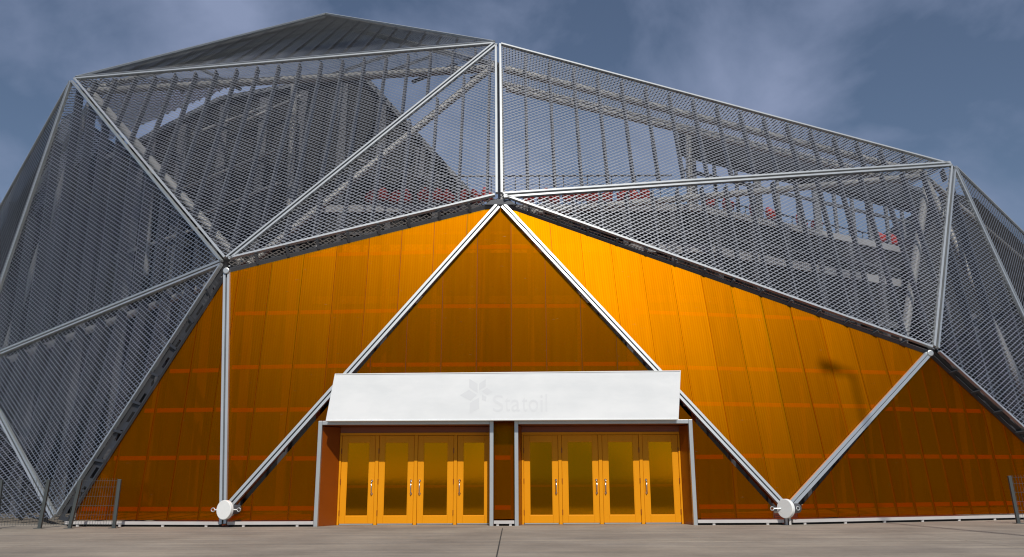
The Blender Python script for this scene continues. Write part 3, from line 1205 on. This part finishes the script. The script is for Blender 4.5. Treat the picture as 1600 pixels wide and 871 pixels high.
# canopy frame over the receding right wing: posts, two beams, glazing bars and a dark roof edge
cdir = (tC - tB).normalized(); cnn = V((-cdir.y, cdir.x, 0))
ca, cbb = tB + cnn * 0.35 - to, tC + cnn * 0.35 - to
for z, h, w, mt in ((2.35, 0.75, 0.5, 'hall'), (1.35, 0.10, 0.12, 'dark_steel'), (1.85, 0.05, 0.08, 'dark_steel'), (2.85, 0.18, 0.55, 'dark_steel')):
    m = MB(); m.bar(ca + V((0, 0, z)), cbb + V((0, 0, z)), h, w, cnn)
    fix_normals(m.build('canopy_beam', M[mt], terr))
k = 13
for i in range(k):
    p = ca.lerp(cbb, (i + 0.3) / k)
    m = MB(); m.box(p.x - (0.13 if i % 3 == 0 else 0.05), p.x + (0.13 if i % 3 == 0 else 0.05), p.y - 0.08, p.y + 0.08, DZ, DZ + 1.97)
    fix_normals(m.build('canopy_post', M['dark_steel'], terr))

# terrace railing
def railing(pts, label, RH=1.1):
    r = empty('terrace_railing', pts[0])
    tag(r, label, 'railing')
    o = pts[0]
    for a, b in zip(pts[:-1], pts[1:]):
        a, b = a - o, b - o
        m = MB(); m.tube(a + V((0, 0, RH)), b + V((0, 0, RH)), 0.035, 8); fix_normals(m.build('handrail', M['dark_steel'], r))
        for z in (RH * .3, RH * .55, RH * .78):
            m = MB(); m.tube(a + V((0, 0, z)), b + V((0, 0, z)), 0.008, 5); fix_normals(m.build('rail_wire', M['dark_steel'], r))
        k = max(1, int((b - a).length / 0.85))
        for i in range(k):
            p = a.lerp(b, (i + 0.5) / k)
            m = MB(); m.tube(p, p + V((0, 0, RH - .01)), 0.02, 6); fix_normals(m.build('rail_post', M['dark_steel'], r))
ry = 8.2
railing([V((at(560, 300, ry).x, ry, DZ)), V((at(1050, 290, ry).x, ry, DZ))], 'dark thin railing along the back of the roof terrace, level behind the centre mesh', at(900, 275, ry).z - DZ)
d = (tC - tB).normalized(); dn = V((-d.y, d.x, 0))
railing([tB + dn * 1.7 + d * 1.2, tC + dn * 1.7 - d * 0.5], 'dark thin railing on the receding right wing of the roof terrace')

# red chairs
def chair_parts():
    # tub shell, seat, four legs
    m = MB()
    n = 12
    for ring in ((0.42, 0.235, 0.0), (0.62, 0.26, 0.03), (0.80, 0.27, 0.05)):
        pass
    prof = [(0.42, 0.225), (0.58, 0.25), (0.74, 0.268), (0.86, 0.255), (0.90, 0.235)]
    rows = []
    for z, r in prof:
        row = []
        for k in range(n + 1):
            an = R(-20 + 220 * k / n)
            fall = abs(math.cos(an)) ** 2 * (z - 0.42) * 0.45
            row.append(V((r * math.cos(an), r * math.sin(an), z - fall)))
        rows.append(row)
    for a, b in zip(rows[:-1], rows[1:]):
        for k in range(n):
            m.quad(a[k], a[k + 1], b[k + 1], b[k])
    for a, b in zip(rows[:-1], rows[1:]):
        for k in range(n):
            q = [V((p.x * 0.91, p.y * 0.91, p.z)) for p in (a[k], b[k], b[k + 1], a[k + 1])]
            m.quad(*q)
    a = rows[-1]
    for k in range(n):
        m.quad(a[k], a[k + 1], V((a[k + 1].x * .91, a[k + 1].y * .91, a[k + 1].z)), V((a[k].x * .91, a[k].y * .91, a[k].z)))
    back = m.mesh('backrest', M['red'], True)
    m = MB(); m.tube(V((0, 0, 0.405)), V((0, 0, 0.45)), 0.23, 20, 0.24); seat = m.mesh('seat', M['red'])
    m = MB(); m.tube(V((0.20, 0.20, 0.0)), V((0.13, 0.13, 0.41)), 0.015, 8, 0.02); leg = m.mesh('leg', M['dark_steel'])
    return back, seat, leg
cb, cs, cl = chair_parts()
def chair(p, rz, label, group):
    r = empty('terrace_chair', p); r.rotation_euler = (0, 0, rz); r.scale = (0.86, 0.86, 0.86)
    tag(r, label, 'chair', group)
    for me, nm in ((cb, 'backrest'), (cs, 'seat')):
        o = bpy.data.objects.new(nm, me); col.objects.link(o); o.parent = r
    for k in range(4):
        o = bpy.data.objects.new('leg', cl); col.objects.link(o); o.parent = r; o.rotation_euler = (0, 0, k * math.pi / 2)
ordn = ['first', 'second', 'third', 'fourth', 'fifth', 'sixth', 'seventh', 'eighth', 'ninth', 'tenth']
cy_ = 7.55
rowL = [580, 598, 616, 634, 662, 682, 700, 722, 744, 762]
for i, px in enumerate(rowL):
    chair(V((at(px, 300, cy_).x, cy_ + random.uniform(-.1, .2), DZ)), random.uniform(-1, 1) + math.pi,
          'red tub chair, %s from the left in the row left of the central post' % ordn[i], 'red chairs left of the central post')
rowR = [826, 848, 866, 888, 908, 926, 948, 972, 992, 1008]
for i, px in enumerate(rowR):
    chair(V((at(px, 300, cy_).x, cy_ + random.uniform(-.1, .2), DZ)), random.uniform(-1, 1) + math.pi,
          'red tub chair, %s from the left in the row right of the central post' % ordn[i], 'red chairs right of the central post')
LW = (tC - tB).length
for i, f in enumerate((0.10, 0.16, 0.26, 0.32, 0.44, 0.50, 0.78, 0.84)):
    p = tB.lerp(tC, f) + dn * 0.6
    chair(V((p.x, p.y, DZ)), random.uniform(-1, 1) + 2.2,
          'red tub chair on the receding right terrace wing, %s from its near end' % ordn[i], 'red chairs on the right wing')

# dark back block on the far right, behind the side screen
bk = tag(empty('back_block', (at(1560, 700, 11.0).x, 11.0, 0)), 'dark plain back block behind the mesh at the far right', 'building')
bo = bk.location.copy()
bp_ = [at(1432, 400, 11.0), at(1478, 300, 11.0), at(1525, 310, 11.0), at(1700, 480, 11.0), at(1850, 660, 11.0)]
bp_ = [V((bp_[0].x, 11, 0))] + bp_ + [V((bp_[-1].x, 11, 0))]
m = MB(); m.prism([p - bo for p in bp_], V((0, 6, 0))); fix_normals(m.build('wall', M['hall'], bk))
for px in (1490, 1530, 1570, 1610, 1650):
    p = at(px, 600, 10.9)
    m = MB(); m.box(p.x - bo.x - .12, p.x - bo.x + .12, -0.3, -0.002, 0, 7.5 - (px - 1490) * 0.012)
    fix_normals(m.build('column', M['hall_col'], bk))

# ------------------------------------------------------------------ fences
def fence(posts, FY, label, cat='fence'):
    """posts: (px_bottom, px_top) in picture columns, all on the line Y = FY; they lean as in the photograph"""
    base = [V((at(a, 822, FY).x, FY, 0.0)) for a, b in posts]
    top = [V((at(b, 752, FY).x, FY, 1.08)) for a, b in posts]
    r = empty('wire_fence', base[0]); tag(r, label, cat)
    o = base[0]
    for p, q in zip(base, top):
        m = MB(); m.bar(p - o, q - o, 0.075, 0.06, V((0, -1, 0)))
        bevel(fix_normals(m.build('post', M['fence'], r)), 0.006)
        m = MB(); m.box(p.x - o.x - 0.09, p.x - o.x + 0.09, p.y - o.y - 0.09, p.y - o.y + 0.09, 0.0, 0.015)
        fix_normals(m.build('foot_plate', M['fence'], r))
    for i in range(len(base) - 1):
        a0, a1, b0, b1 = base[i] - o, top[i] - o, base[i + 1] - o, top[i + 1] - o
        m = MB()
        kx = max(6, int((b0 - a0).length / 0.06))
        for k in range(1, kx):
            f = k / kx
            m.tube(a0.lerp(b0, f) + V((0, 0, 0.06)), a1.lerp(b1, f) + V((0, 0, 0.02)), 0.0032, 4)
        for f in (0.08, 0.27, 0.46, 0.65, 0.84, 0.97):
            m.tube(a0.lerp(a1, f), b0.lerp(b1, f), 0.004, 4)
        w = fix_normals(m.build('wire_panel', M['fence'], r)); w['kind'] = 'stuff'
fence([(-6, 2), (62, 76), (109, 126), (178, 187)], -0.35,
      'grey welded wire fence with leaning posts at the left foot of the mesh')
fence([(1592, 1578), (1640, 1628), (1700, 1690)], 0.15,
      'grey welded wire fence leaning outwards at the right edge')

# ------------------------------------------------------------------ street lamp behind the camera (its shadow falls on the right amber wall)
n4 = frame_of([H0, F1, E1])[0]
dd = ray(1332, 582)
hp4 = CAM + dd * ((H0 - CAM).dot(n4) / dd.dot(n4))
lt = hp4 + SUN_DIR * (19.0 / -SUN_DIR.y)
lamp = tag(empty('street_lamp', (lt.x, lt.y, 0)), 'tall street lamp in front of the building whose shadow falls on the right amber wall', 'street lamp')
m = MB(); m.tube(V((0, 0, 0)), V((0, 0, lt.z)), 0.09, 16, 0.06); fix_normals(m.build('pole', M['fence'], lamp))
m = MB(); m.tube(V((0.0, 0, lt.z - 0.05)), V((-0.35, 0, lt.z)), 0.05, 10); fix_normals(m.build('arm', M['fence'], lamp))
m = MB(); m.box(-0.9, -0.3, -0.13, 0.13, lt.z - 0.05, lt.z + 0.07); bevel(fix_normals(m.build('lamp_head', M['fence'], lamp)), 0.04)
